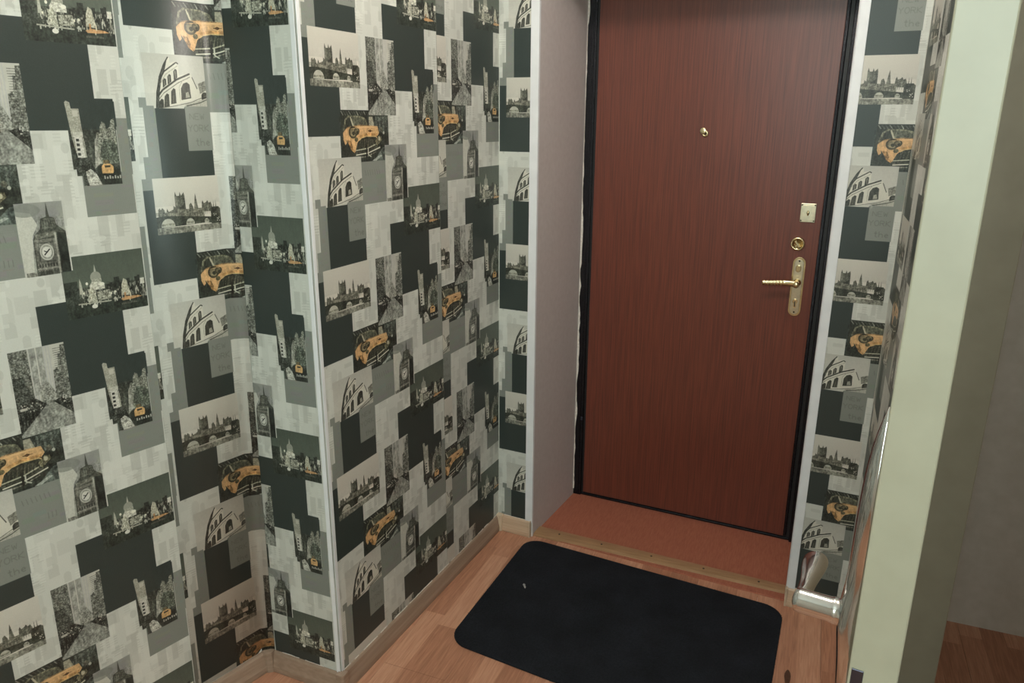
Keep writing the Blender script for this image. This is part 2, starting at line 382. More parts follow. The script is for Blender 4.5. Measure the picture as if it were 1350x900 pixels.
# yellow saloon taxi
def taxi():
    t = Tile(.116, .298, .170, .290, (52, 56, 50))
    t.rect(0, 0, .02, 1, C_DARK)
    for k in range(12): t.line([(.03+k*.05, .01), (.06+k*.05+.02*rs.rand(), .10)], .02, (150, 152, 142) if k % 3 == 0 else (92, 96, 88), .8)
    t.rect(.02, 0, .60, .02, (40, 44, 40))
    t.rect(.66, .1, 1, .45, (66, 72, 66), 1, 26)
    for q in (.72, .80, .88): t.rect(q, .12, q+.025, .42, (104, 110, 102), .8)
    OR = (203, 164, 118); OD = (160, 124, 82)
    t.poly([(.06, .38), (.10, .18), (.17, .10), (.42, .11), (.52, .16), (.56, .30), (.56, .34), (.1, .42)], (112, 112, 94), 1, 10)
    t.poly([(.10, .36), (.13, .19), (.19, .13), (.24, .13), (.25, .34)], (60, 63, 56)); t.poly([(.27, .33), (.26, .13), (.41, .14), (.50, .20), (.53, .31)], (84, 86, 74), 1, 8)
    t.poly([(.22, .12), (.28, .32), (.255, .33), (.20, .13)], (176, 172, 150))
    t.poly([(.58, .3), (.585, .12), (.66, .12), (.70, .32)], (154, 152, 134))
    t.poly([(.07, .40), (.14, .32), (.38, .28), (.58, .29), (.76, .31), (.79, .44), (.74, .52), (.52, .50), (.40, .54), (.33, .62), (.28, .80), (.20, .74), (.12, .56)], OR)
    t.poly([(.06, .42), (.10, .40), (.12, .62), (.09, .66), (.06, .56)], OR); t.poly([(.13, .56), (.2, .58), (.27, .82), (.20, .76)], OD)
    t.poly([(.40, .54), (.52, .49), (.74, .50), (.78, .60), (.74, .72), (.36, .80), (.30, .76), (.33, .62)], (52, 54, 46), 1, 18)
    t.line([(.36, .58), (.42, .53), (.52, .50), (.72, .51), (.76, .56)], .022, (196, 168, 120))
    for k in range(9): t.line([(.40+k*.04, .56), (.38+k*.04, .72)], .008, (112, 108, 90), .8)
    for cx_, cy_, rr in ((.25, .42, .095), (.325, .40, .06)):
        t.ell(cx_, cy_, rr*.9, rr*1.25, (66, 62, 48)); t.ell(cx_, cy_, rr*.62, rr*.85, (112, 104, 82)); t.ell(cx_+.01, cy_+.02, rr*.3, rr*.4, (44, 44, 36))
    t.ell(.31, .56, .035, .045, (90, 84, 62)); t.ell(.845, .38, .03, .05, (112, 112, 98)); t.ell(.89, .44, .02, .03, (170, 172, 160))
    t.poly([(.56, .40), (.60, .37), (.64, .40), (.60, .43)], (74, 54, 36)); t.line([(.55, .40), (.66, .40)], .012, (74, 54, 36))
    for a_, b_, cc in (((.29, .77), (.77, .64), (170, 170, 150)), ((.28, .82), (.79, .70), (70, 72, 62)), ((.29, .86), (.80, .73), (204, 202, 186)), ((.33, .91), (.70, .82), (120, 120, 108))):
        t.line([a_, ((a_[0]+b_[0])/2, a_[1]*.5+b_[1]*.5+.035), b_], .024, cc)
    t.rect(.50, .68, .525, .92, (40, 42, 36)); t.rect(.535, .74, .55, .86, (196, 196, 180)); t.line([(.54, .86), (.60, .91)], .024, (182, 184, 168))
    t.poly([(.70, .60), (.78, .50), (.84, .50), (.85, .58), (.74, .70)], (120, 116, 92), 1, 40); t.ell(.79, .56, .025, .04, (176, 172, 150))
    t.poly([(.16, .36), (.5, .30), (.74, .33), (.5, .34)], (224, 186, 136), .7); t.poly([(.34, .50), (.52, .44), (.76, .45), (.74, .50), (.52, .49), (.40, .53)], (180, 136, 84), .7)
    t.line([(.07, .40), (.14, .33), (.38, .29), (.60, .30)], .012, (90, 74, 52), .7)
    for k in range(6): t.line([(.36+k*.07, .60+.008*k), (.36+k*.07, .74-.01*k)], .02, (30, 32, 28), .6)
    t.poly([(.0, .86), (.30, .96), (.7, .96), (.86, .72), (1, .66), (1, 1), (0, 1)], (44, 49, 45)); t.poly([(.66, 1), (.85, .74), (1, .70), (1, 1)], (88, 96, 90))
    t.poly([(.62, .99), (.8, .88), (.84, .9), (.7, 1)], (150, 156, 148))
    return t
plain(.116, .124, .17, .228, C_DARK)
taxi().paste(.55); street().paste(.6)

# arena ruin
def colosseum():
    t = Tile(.037, .192, .277, .386, (196, 194, 184))
    for k in range(12): t.rect(0, k*.06, 1, (k+1)*.06, (184+k*1.6, 183+k*1.5, 174+k*1.4))
    O1 = (60, 61, 55); LT = (206, 203, 190); MD = (150, 148, 136)
    t.poly([(.84, .52), (1, .44), (1, .66), (.86, .72)], (128, 128, 118), 1, 20); t.poly([(.82, .74), (1, .62), (1, .86), (.7, .98), (.8, .8)], LT, 1, 8)
    t.arch(.88, .68, .99, .84, O1)
    t.poly([(.14, 1), (.17, .72), (.23, .42), (.31, .20), (.39, .06), (.42, .06), (.42, .16), (.52, .12), (.55, .18), (.55, .38), (.68, .34), (.73, .34), (.86, .66), (.84, .80), (.66, .86), (.40, .95), (.22, 1)], LT)
    t.poly([(.14, 1), (.17, .72), (.23, .42), (.31, .20), (.39, .06), (.34, .26), (.27, .46), (.22, .72), (.19, 1)], (74, 76, 70))
    t.line([(.15, .98), (.18, .70), (.25, .40), (.33, .18), (.40, .05)], .025, O1); t.line([(.22, .52), (.32, .32), (.52, .14), (.55, .17)], .026, O1)
    t.line([(.24, .56), (.34, .37), (.54, .20)], .012, MD); t.line([(.19, .78), (.27, .66), (.5, .46), (.72, .34)], .034, O1); t.line([(.20, .84), (.28, .72), (.52, .52), (.72, .40)], .014, (110, 110, 100))
    for x_, ya, yb in ((.28, .46, .62), (.36, .38, .56), (.46, .28, .48)): t.poly([(x_, yb), (x_+.005, ya+.03), (x_+.035, ya-.02), (x_+.06, ya), (x_+.058, yb-.06)], O1); t.line([(x_+.03, ya+.02), (x_+.03, yb-.04)], .01, MD)
    for x_, ya, yb in ((.18, .86, 1), (.27, .76, .98), (.38, .66, .92)): t.poly([(x_, yb), (x_+.02, ya+.02), (x_+.06, ya-.04), (x_+.09, ya-.02), (x_+.085, yb-.02)], O1); t.line([(x_+.045, ya+.06), (x_+.04, yb-.03)], .01, (108, 108, 98))
    t.poly([(.55, .84), (.56, .62), (.60, .53), (.66, .50), (.70, .54), (.71, .80)], O1); t.poly([(.62, .80), (.63, .70), (.67, .68), (.69, .78)], (150, 148, 136))
    t.line([(.53, .86), (.53, .60), (.60, .46), (.68, .44)], .012, MD); t.line([(.75, .40), (.82, .62)], .02, (90, 90, 82))
    t.line([(.20, 1), (.45, .95), (.70, .88), (.9, .78), (1, .72)], .012, (90, 90, 82)); t.poly([(.6, 1), (.6, .92), (1, .78), (1, 1)], (176, 174, 162), 1, 12)
    t.line([(.62, .95), (.86, .88), (1, .80)], .02, (96, 98, 90))
    t.mask[int(t.h*.955):, int(t.w*.58):] = False; t.mask[int(t.h*.955):, :int(t.w*.11)] = False
    t.mask[:, int(t.w*.962):] = False
    return t
plain(.186, .192, .34, .383, C_GRAY); colosseum().paste(.4)

# clock tower
def clock():
    t = Tile(.280, .371, .253, .394, (150, 152, 143))
    for k in range(60):
        x, y = rs.rand(2); t.ell(x, y*.6, .16, .06, (124+26*rs.rand(),)*3, .25)
    t.poly([(0, .10), (.3, .14), (.42, .30), (.28, .45), (.20, 1), (0, 1)], (192, 192, 182), 1, 8); t.ell(.22, .10, .3, .09, (128, 132, 124), .7)
    T = (74, 77, 70); T2 = (104, 105, 96); T3 = (46, 50, 46)
    t.poly([(.62, .20), (.655, 0), (.69, .20), (.78, .22), (.82, .32), (1, .42), (1, 1), (.26, 1), (.28, .50), (.32, .44), (.46, .36), (.50, .22)], T, 1, 10)
    t.poly([(.80, .42), (1, .44), (1, 1), (.80, 1)], T3); t.poly([(.47, .30), (.55, .22), (.76, .22), (.80, .30), (.74, .36), (.50, .36)], (96, 98, 90), 1, 10)
    for k in range(6): t.line([(.50+k*.05, .24), (.49+k*.055, .34)], .008, T3, .7)
    t.poly([(.34, .43), (.78, .40), (.78, .46), (.32, .50)], T2, 1, 20)
    t.rect(.30, .50, .76, .94, (110, 110, 102), 1, 10); t.rect(.36, .54, .70, .82, (84, 86, 79)); t.rect(.38, .56, .68, .80, (120, 120, 112))
    t.ell(.53, .68, .15, .115, (188, 188, 178)); t.ell(.53, .68, .13, .10, (150, 151, 142)); t.ell(.53, .68, .10, .075, (206, 205, 196))
    t.line([(.47, .72), (.60, .64)], .016, (30, 32, 30)); t.line([(.53, .68), (.47, .66)], .012, (30, 32, 30))
    for k in range(7): t.rect(.33+k*.06, .84, .355+k*.06, .885, (52, 54, 50)); t.rect(.33+k*.06, .93, .352+k*.06, .99, (60, 62, 57))
    t.rect(.28, .895, .78, .915, (146, 146, 136)); t.rect(.74, .42, .78, 1, (150, 150, 140)); t.rect(.04, .94, .26, 1, (128, 128, 119), 1, 16)
    return t
clock().paste(.45, .15)

# night skyline on a river with a dome
t0 = Tile(.350, .374, .392, .412, C_DARK); t0.paste()
def skyline():
    t = Tile(.350, .528, .365, .492, (84, 92, 82))
    for k in range(10): t.rect(0, k*.06, 1, (k+1)*.06, (80+k*1.2, 88+k*1.1, 79+k))
    t.rect(0, .52, 1, .80, (58, 62, 55), 1, 26); t.rect(0, .80, 1, 1, (50, 56, 50)); t.rect(0, .40, .16, .8, (54, 59, 53), 1, 14)
    for x_, w_, ya in ((.60, .07, .42), (.70, .03, .5), (.76, .04, .47), (.86, .05, .46), (.90, .03, .44), (.55, .03, .5)): t.rect(x_, ya, x_+w_, .8, (48, 52, 47), 1, 16)
    t.poly([(.37, .30), (.385, .16), (.40, .30)], (180, 180, 168)); t.ell(.385, .37, .065, .09, (150, 152, 140)); t.rect(.33, .40, .45, .52, (160, 161, 148), 1, 30)
    t.poly([(.30, .5), (.33, .44), (.44, .46), (.48, .52), (.48, .58), (.30, .58)], (196, 195, 182), 1, 40); t.ell(.27, .46, .015, .025, (225, 223, 208)); t.ell(.45, .50, .03, .03, (228, 226, 212))
    t.poly([(.17, .62), (.18, .44), (.19, .36), (.205, .44), (.215, .62)], (170, 170, 156), 1, 20)
    for k in range(150):
        x = .15+.83*rs.rand(); y = .54+.25*rs.rand(); g = 110+110*rs.rand(); t.rect(x, y, x+.006+.012*rs.rand(), y+.02+.05*rs.rand(), (g, g, g*.93), .75)
    t.poly([(.26, .76), (.28, .56), (.33, .52), (.36, .62), (.37, .78)], (168, 168, 152), 1, 60); t.poly([(.38, .76), (.38, .62), (.54, .60), (.55, .76)], (150, 150, 136), 1, 60)
    t.poly([(.67, .74), (.69, .56), (.72, .46), (.76, .50), (.77, .60), (.80, .76)], (176, 174, 156), 1, 34)
    t.rect(.93, .50, .985, .60, (206, 204, 192), 1, 20); t.rect(.955, .60, .97, .76, (140, 140, 128))
    for x_ in (.22, .30, .55, .60): t.ell(x_, .60+.1*rs.rand(), .01, .02, (220, 218, 200))
    t.line([(.14, .775), (.54, .80)], .02, (168, 168, 154)); t.poly([(.66, .80), (.74, .77), (.88, .785), (.94, .81), (.80, .83), (.68, .83)], (194, 152, 108)); t.rect(.71, .70, .73, .80, (196, 150, 104)); t.rect(.78, .71, .795, .79, (200, 194, 170))
    t.ell(.33, .845, .035, .035, (214, 213, 202)); t.poly([(.30, .845), (.33, .79), (.36, .845)], (214, 213, 202)); t.rect(.66, .87, .86, .90, (96, 98, 88), .8)
    t.mask[:int(t.h*.22), :int(t.w*.135)] = False
    return t
skyline().paste(.55, .45)

# avenue with a small yellow cab
def avenue():
    t = Tile(.405, .507, .066, .228, C_DARK)
    t.rect(.0, .33, 1, 1, (62, 66, 60), 1, 16)
    t.mask[:int(t.h*.33)] = True
    t.poly([(0, .02), (.03, 0), (.10, .02), (.11, .09), (.26, .09), (.28, .42), (.34, .66), (.28, .74), (.10, .6), (.06, .45)], (158, 157, 144), 1, 24)
    t.rect(.13, .11, .23, .18, (186, 184, 172)); t.rect(.08, .36, .28, .42, (188, 187, 176), 1, 20); t.poly([(.10, .42), (.25, .42), (.27, .66), (.12, .66)], (200, 198, 188), 1, 22)
    for k in range(4): t.rect(.13, .44+k*.055, .19, .47+k*.055, (60, 62, 58))
    t.poly([(.30, .34), (.40, .48), (.45, .8), (.30, .72)], (72, 75, 68), 1, 24)
    t.poly([(.48, .74), (.52, .48), (.56, .36), (.63, .38), (.64, .30), (.69, .24), (.75, .26), (.77, .33), (.85, .30), (.88, .22), (.95, .20), (.96, .6), (.78, .75)], (128, 130, 119), 1, 56)
    t.poly([(.60, .56), (.70, .44), (.84, .46), (.96, .52), (.97, .74), (.60, .76)], (82, 88, 79), 1, 40)
    t.poly([(.44, .8), (.50, .46), (.55, .42), (.56, .74)], (150, 150, 140), 1, 26)
    t.poly([(.04, .68), (.30, .66), (.44, .8), (.5, 1), (.20, 1), (.18, .88), (.06, .86)], (56, 59, 54), 1, 36)
    t.poly([(.24, .83), (.34, .80), (.45, .86), (.55, 1), (.28, 1), (.25, .92)], (176, 176, 166), 1, 60)
    t.poly([(.46, .80), (.60, .76), (1, .80), (1, 1), (.58, 1)], (48, 52, 47))
    t.poly([(.57, .86), (.57, .78), (.62, .745), (.76, .745), (.82, .78), (.82, .84), (.80, .865)], (200, 162, 112)); t.rect(.64, .765, .76, .79, (60, 58, 48)); t.rect(.62, .70, .74, .74, (90, 80, 60))
    for k in range(7): t.rect(.60+k*.055, .89+.012*(k % 2), .63+k*.055, .93, (190, 190, 180), .9)
    t.mask[int(t.h*.80):, :int(t.w*.06)] = False; t.mask[int(t.h*.88):, :int(t.w*.17)] = False
    t.mask[int(t.h*.30):, int(t.w*.97):] = False
    return t
avenue().paste(.6, .28)

# paper tooth, then to half size
g1 = rs.rand(NPX//2, NPX//2).astype(np.float32)-.5
small = img.reshape(NPX//2, 2, NPX//2, 2, 3).mean((1, 3))
lines = (np.sin(np.arange(NPX//2)*2*math.pi/5.0)*2.0)[None, :, None]
small = np.clip(small+g1[..., None]*9+lines, 0, 255)/255.0
H2 = NPX//2
buf = np.ones((H2, H2, 4), np.float32); buf[..., :3] = small[::-1]
wp_img = bpy.data.images.new('wallpaper_print', H2, H2); wp_img.pixels.foreach_set(buf.ravel()); wp_img.update(); wp_img.pack()

m, n, l, b = new_mat('wallpaper', srgb(*C_LIGHT), 0.40, 0, 0.45)
ti = N(n, 'ShaderNodeTexImage'); ti.image = wp_img; ti.extension = 'REPEAT'
uvn = N(n, 'ShaderNodeUVMap'); uvn.uv_map = 'UVMap'; l.new(uvn.outputs[0], ti.inputs[0]); l.new(ti.outputs[0], b.inputs['Base Color'])
tc = N(n, 'ShaderNodeTexCoord'); nz = N(n, 'ShaderNodeTexNoise'); nz.inputs['Scale'].default_value = 350; l.new(tc.outputs['Object'], nz.inputs['Vector'])
nz3 = N(n, 'ShaderNodeTexNoise'); nz3.inputs['Scale'].default_value = 5; l.new(tc.outputs['Object'], nz3.inputs['Vector'])
bp = N(n, 'ShaderNodeBump'); bp.inputs['Strength'].default_value = 0.15; bp.inputs['Distance'].default_value = 0.0006; l.new(nz.outputs['Fac'], bp.inputs['Height'])
bp2 = N(n, 'ShaderNodeBump'); bp2.inputs['Strength'].default_value = 0.25; bp2.inputs['Distance'].default_value = 0.004; l.new(nz3.outputs['Fac'], bp2.inputs['Height']); l.new(bp.outputs[0], bp2.inputs['Normal'])
l.new(bp2.outputs[0], b.inputs['Normal'])
MT['wallpaper'] = m

def paper(name, plan, us, z0, z1, k, parent, lean=None, off=0.0012, thick=0.0006, nz_=1):
    """sheet of wallpaper standing on the plan polyline; us = u (m) at each plan point; v = k - z"""
    bm = bmesh.new(); uvl = bm.loops.layers.uv.new('UVMap')
    P = [Vector((*p, 0)) for p in plan]
    nr = []
    for i in range(len(P)):
        t = (P[min(i+1, len(P)-1)]-P[max(i-1, 0)]).normalized(); nr.append(Vector((t.y, -t.x, 0)))
    zs = [z0+(z1-z0)*j/nz_ for j in range(nz_+1)]
    def pt(i, z, d): 
        q = P[i]+nr[i]*(off+d); q = q.copy(); q.z = z
        if lean: q.x += lean(z)
        return q
    F = [[bm.verts.new(pt(i, z, thick)) for i in range(len(P))] for z in zs]
    B = [[bm.verts.new(pt(i, z, 0)) for i in range(len(P))] for z in zs]
    def face(vs, uvs):
        f = bm.faces.new(vs)
        for lp, q in zip(f.loops, uvs): lp[uvl].uv = q
    for j in range(nz_):
        for i in range(len(P)-1):
            ua, ub = us[i]/R, us[i+1]/R; va, vb = (zs[j]-k)/R, (zs[j+1]-k)/R
            face((F[j][i], F[j][i+1], F[j+1][i+1], F[j+1][i]), ((ua, va), (ub, va), (ub, vb), (ua, vb)))
            face((B[j][i], B[j+1][i], B[j+1][i+1], B[j][i+1]), ((ua, va), (ua, vb), (ub, vb), (ub, va)))
        for i in (0, len(P)-1):
            a_, b_, c_, d_ = F[j][i], F[j+1][i], B[j+1][i], B[j][i]
            face((a_, b_, c_, d_) if i == 0 else (d_, c_, b_, a_), ((us[i]/R, (zs[j]-k)/R),)*4)
    for j in (0, nz_):
        for i in range(len(P)-1):
            q = (F[j][i], B[j][i], B[j][i+1], F[j][i+1]); face(q if j == 0 else q[::-1], ((us[i]/R, (zs[j]-k)/R),)*4)
    me = bpy.data.meshes.new(name); bm.to_mesh(me); bm.free(); me.materials.append(MT['wallpaper'])
    for p in me.polygons: p.use_smooth = len(plan) > 4
    o = bpy.data.objects.new(name, me); COL.objects.link(o); o.parent = parent
    return o

# ------------------------------------------------------------------ plan of the hallway
HC = 2.50                      # ceiling height
SK = 0.0628                    # left wall is slightly out of square
MD = -0.077                    # so is the wall with the entrance door
qC = lambda s: (SK*s/math.hypot(1, SK), s/math.hypot(1, SK))           # s <= 0 along the left wall
qD = lambda s: (s/math.hypot(1, MD), MD*s/math.hypot(1, MD))           # s >= 0 along the door wall
CVX = qC(-0.951)                                                       # outer corner
CNC = (-0.305, -0.942)                                                 # inner corner of the niche
dA = Vector((-0.050, -0.180)).normalized()
qA = lambda s: (CNC[0]-dA.x*s, CNC[1]-dA.y*s)                          # s <= 0 toward the camera
XE = 1.205                                                            # right wall plane
nC = Vector((1, -SK)).normalized(); nD = Vector((MD, -1)).normalized(); nA = Vector((-dA.y, dA.x)).normalized(); nB = Vector((0, -1))
TH = 0.12

# ------------------------------------------------------------------ structure
def wall(name, polys, label, mat='plaster'):
    bm = bmesh.new()
    for poly, z0, z1 in polys: prism(bm, poly, z0, z1)
    o = obj(name, bm, MT[mat]); tag(o, label, 'wall', kind='structure'); return o
# floor
bm = bmesh.new(); box(bm, -1.6, 2.9, -3.6, 0.75, -0.16, -0.012)
floor = obj('floor', bm, MT['plaster']); tag(floor, 'light reddish laminate floor of the hallway', 'floor', kind='structure')
pl_mesh = {}
px0 = -0.0145-0.1935*7
ALEN = 1.29
for i in range(16):
    xa = px0+i*0.1935
    if xa > 1.32: break
    ystart = -3.4+((i*0.43) % 1.0)*ALEN-ALEN
    y = ystart
    while y < 0.04:
        ya, yb = max(y, -3.4), min(y+ALEN, 0.035)
        if yb-ya > 0.02:
            key = round(yb-ya, 4)
            if key not in pl_mesh:
                bm = bmesh.new(); box(bm, 0.0004, 0.1931, 0.0004, yb-ya-0.0004, -0.012, 0.0)
                me = bpy.data.meshes.new('plank'); bmesh.ops.recalc_face_normals(bm, faces=bm.faces[:]); bm.to_mesh(me); bm.free(); me.materials.append(MT['laminate']); pl_mesh[key] = me
            o = bpy.data.objects.new('plank', pl_mesh[key]); COL.objects.link(o); o.parent = floor; o.location = (xa, ya, 0)
        y += ALEN
# neighbouring room floor seen through the open door on the right
for i in range(8):
    xa = 1.345+i*0.1935
    bm = bmesh.new(); box(bm, xa+.0004, xa+.1931, -3.2, 0.3, -0.012, 0.0); obj('plank', bm, MT['laminate'], floor)

bm = bmesh.new(); box(bm, -1.6, 2.9, -3.6, 0.75, HC, HC+0.1)
tag(obj('ceiling', bm, MT['ceiling']), 'plain white painted ceiling of the hallway', 'ceiling', kind='structure')

c0 = qC(0); wl = wall('wall_left', [([CVX, c0, (c0[0]-TH, c0[1]+.0), (CVX[0]-TH, CVX[1]+TH)], 0, HC)],
     'left wall with city photo wallpaper running from the white corner bead to the door wall')
uC = lambda s: (s+.951)/1.075
paper('wallpaper_strip', [qC(-.951), qC(-.384)], [uC(-.951), uC(-.384)], 0.05, HC-.005, 1.1525-.53, wl)
paper('wallpaper_strip', [qC(-.386), qC(-.002)], [uC(-.386)-.377, uC(-.002)-.377], 0.05, HC-.005, 1.1525-.53+.030, wl, off=0.0016)

uB = lambda x: .331+(x+.243)/.848
wb = wall('wall_front_niche', [([CNC, CVX, (CVX[0]-TH, CVX[1]+TH), (CNC[0], CNC[1]+TH)], 0, HC)],
     'narrow wallpapered return wall between the niche corner and the white corner bead')
lean = lambda z: 0.017*z
# the paper is rounded into the inner corner
xB0 = CNC[0]+0.022
bm = None
def bplan():
    return [(xB0, -.9425), (CVX[0], CVX[1])]
ob = paper('wallpaper_strip', bplan(), [uB(xB0), uB(CVX[0])], 0.05, HC-.005, .053, wb)
for v in ob.data.vertices:
    if v.co.x < -.2: v.co.x += lean(v.co.z)-.004
for p in ob.data.polygons:
    for li in p.loop_indices:
        vv = ob.data.vertices[ob.data.loops[li].vertex_index].co
        ob.data.uv_layers[0].data[li].uv[0] = uB(vv.x)/R

wn_ = wall('wall_left_niche', [([qA(-2.6), CNC, (CNC[0]-TH-.1, CNC[1]+TH), (qA(-2.6)[0]-TH-.1, qA(-2.6)[1])], 0, HC)],
     'leftmost wallpapered wall of the niche running out of the photo on the left')
uA = lambda s: .030+(s+.181)*.166/.154
SA = -.2195
arc = [qA(SA), qA(-.05), qA(-.034), qA(-.021), (CNC[0]+.0065, CNC[1]-.0105), (CNC[0]+.0145, CNC[1]-.004), (CNC[0]+.026, CNC[1]-.001)]
ua_ = [uA(SA), uA(-.05), uA(-.034), uA(-.021), uA(-.008), uA(.002), uA(.013)]
paper('wallpaper_strip', arc, ua_, 0.05, HC-.005, .308, wn_, lean=lambda z: lean(z)-.004, off=.0022)
WA = .53*.154/.166
for k in range(4):
    s1 = SA-k*WA; s0 = s1-WA
    paper('wallpaper_strip', [qA(s0), qA(s1)], [0, .53], 0.05, HC-.005, (.0, .25, .11, .40)[k], wn_, lean=lambda z: lean(z)-.004, off=.0018)

OZ = 1.985   # top of the door recess
DL, DR = .140, 1.041
a, b_, c_, d_ = qD(0), qD(DL), qD(DR), qD(1.25)
back = lambda p, t=.36: (p[0], p[1]+t)
wd = wall('wall_front', [([a, b_, (.182, .365), (.182, .60), (a[0]-.1, .6), (a[0]-.1, a[1])], 0, HC),
                         ([c_, d_, (d_[0], .6), (1.066, .6), (1.066, .31)], 0, HC),
                         ([b_, c_, (1.066, .311), (.182, .365)], OZ, HC),
                         ([(.10, .425), (1.12, .37), (1.12, .6), (.10, .6)], -.02, OZ+.02)],
     'wall with the deep recess that holds the entrance door', 'plaster')
paper('wallpaper_strip', [qD(.002), qD(.120)], [.003, .121], 0.05, HC-.005, .0295, wd)
paper('wallpaper_strip', [qD(1.06), qD(1.206)], [.062, .208], 0.05, HC-.005, .067, wd)
paper('wallpaper_strip', [qD(.120), qD(1.06)], [.121, 1.061], OZ+.02, HC-.005, .04, wd, off=.001)
# reveal panels
bm = bmesh.new()
def panel_pts(p, q, z0, z1, n_, th):
    p = Vector((*p, 0)); q = Vector((*q, 0)); n_ = Vector((*n_, 0)).normalized()*th
    prism(bm, [(p.x, p.y), (q.x, q.y), (q.x+n_.x, q.y+n_.y), (p.x+n_.x, p.y+n_.y)], z0, z1)
panel_pts(b_, (.182, .363), 0.0, OZ, (1, -.1), .002)
panel_pts(c_, (1.066, .309), 0.0, OZ, (-1, 0), .002)
o = obj('reveal_panel', bm, MT['reveal'], wd); o['label'] = 'smooth pinkish grey lining of the door recess'
# soffit lining
bm = bmesh.new(); prism(bm, [b_, c_, (1.066, .309), (.182, .363)], OZ-.003, OZ+.001); obj('soffit_panel', bm, MT['reveal'], wd)
# ragged plaster edge along the frame
bm = bmesh.new(); rr = random.Random(3)
zz = 0.03; wv = .004
pts = []
while zz < OZ:
    pts.append((zz, max(.0012, wv))); zz += rr.uniform(.006, .03); wv += rr.uniform(-.003, .003); wv = min(max(wv, .001), .0075)
for (z1_, w1_), (z2_, w2_) in zip(pts, pts[1:]):
    v = [bm.verts.new(c) for c in ((.1835, .358, z1_), (.1835+w1_, .3595, z1_), (.1835+w2_, .3595, z2_), (.1835, .358, z2_))]
    v2 = [bm.verts.new((q.co.x, q.co.y+.004, q.co.z)) for q in v]
    bm.faces.new(v); bm.faces.new(v2[::-1])
    for i in range(4): bm.faces.new((v[i], v2[i], v2[(i+1) % 4], v[(i+1) % 4]))
o = obj('plaster_edge', bm, MT['caulk'], wd); o['label'] = 'ragged white plaster line beside the black frame'

we = wall('wall_right', [([(XE, 0.02), (XE, -.86), (XE+.11, -.86), (XE+.11, .02)], 0, HC), ([(XE, -1.74), (XE, -3.4), (XE+.11, -3.4), (XE+.11, -1.74)], 0, HC),
                         ([(XE, -.86), (XE, -1.74), (XE+.11, -1.74), (XE+.11, -.86)], 2.05, HC)], 'right wall of the hallway around the cream inner door')
paper('wallpaper_strip', [(XE, -.094), (XE, -.62)], [.0, .526], 0.05, HC-.005, .2, we)
paper('wallpaper_strip', [(XE, -.62), (XE, -.79)], [.0, .17], 0.05, HC-.005, .2, we)
wall('wall_back', [([(-1.5, -3.4), (2.8, -3.4), (2.8, -3.5), (-1.5, -3.5)], 0, HC)], 'plain wall behind the camera')
wall('wall_side_room', [([(2.7, -3.4), (2.8, -3.4), (2.8, .5), (2.7, .5)], 0, HC), ([(XE+.11, .02), (2.8, .02), (2.8, .12), (XE+.11, .12)], 0, HC)], 'plain walls of the side room beyond the inner door')

# white corner beads
def angle_bead(name, p, dirs, z0, z1, legs, label, th=.0016):
    bm = bmesh.new(); p = Vector((*p, 0))
    (d1, n1, L1), (d2, n2, L2) = legs
    for d, n_, L in legs:
        d = Vector((*d, 0)).normalized(); n_ = Vector((*n_, 0)).normalized()
        q0 = p-d*0.0+n_*.0022; q1 = p+d*L+n_*.0022
        prism(bm, [(q0.x, q0.y), (q1.x, q1.y), (q1.x+n_.x*th, q1.y+n_.y*th), (q0.x+n_.x*th, q0.y+n_.y*th)], z0, z1)
    o = obj(name, bm, MT['pvc'], bevel=.0006); tag(o, label, 'trim', kind='structure'); return o
tC = Vector(qC(0))-Vector(qC(-1)); tD = Vector(qD(1)); 
angle_bead('trim_1', CVX, None, .062, HC, [(tuple(tC), tuple(nC), .011), ((-1, .03), (0, -1), .012)], 'thin white plastic corner bead on the outer corner of the left wallpaper')
bm = bmesh.new()
def facing(s0, s1, z0, z1, ret, sgn):
    p, q = Vector((*qD(s0), 0)), Vector((*qD(s1), 0)); n_ = Vector((*nD, 0))
    prism(bm, [(p.x+n_.x*.002, p.y+n_.y*.002), (q.x+n_.x*.002, q.y+n_.y*.002), (q.x+n_.x*.0045, q.y+n_.y*.0045), (p.x+n_.x*.0045, p.y+n_.y*.0045)], z0, z1)
facing(.114, .1415, .058, OZ+.02, None, 1)
p = Vector(qD(.1415)); prism(bm, [(p.x-.002, p.y-.003), (p.x+.0005, p.y-.003), (p.x+.0025, p.y+.022), (p.x, p.y+.022)], .0, OZ)
tag(obj('trim_2', bm, MT['pvc'], bevel=.0006), 'white plastic corner strip along the left edge of the door recess', 'trim', kind='structure')
bm = bmesh.new(); facing(1.041, 1.065, .058, OZ+.02, None, 1)
p = Vector(qD(1.0395)); prism(bm, [(p.x-.0012, p.y-.003), (p.x+.001, p.y-.003), (p.x+.000, p.y+.022), (p.x-.0022, p.y+.022)], .0, OZ)
tag(obj('trim_3', bm, MT['pvc'], bevel=.0006), 'white plastic corner strip along the right edge of the door recess', 'trim', kind='structure')
bm = bmesh.new(); facing(.1415, 1.041, OZ, OZ+.025, None, 1)
tag(obj('trim_4', bm, MT['pvc'], bevel=.0006), 'white plastic strip across the top of the door recess', 'trim', kind='structure')

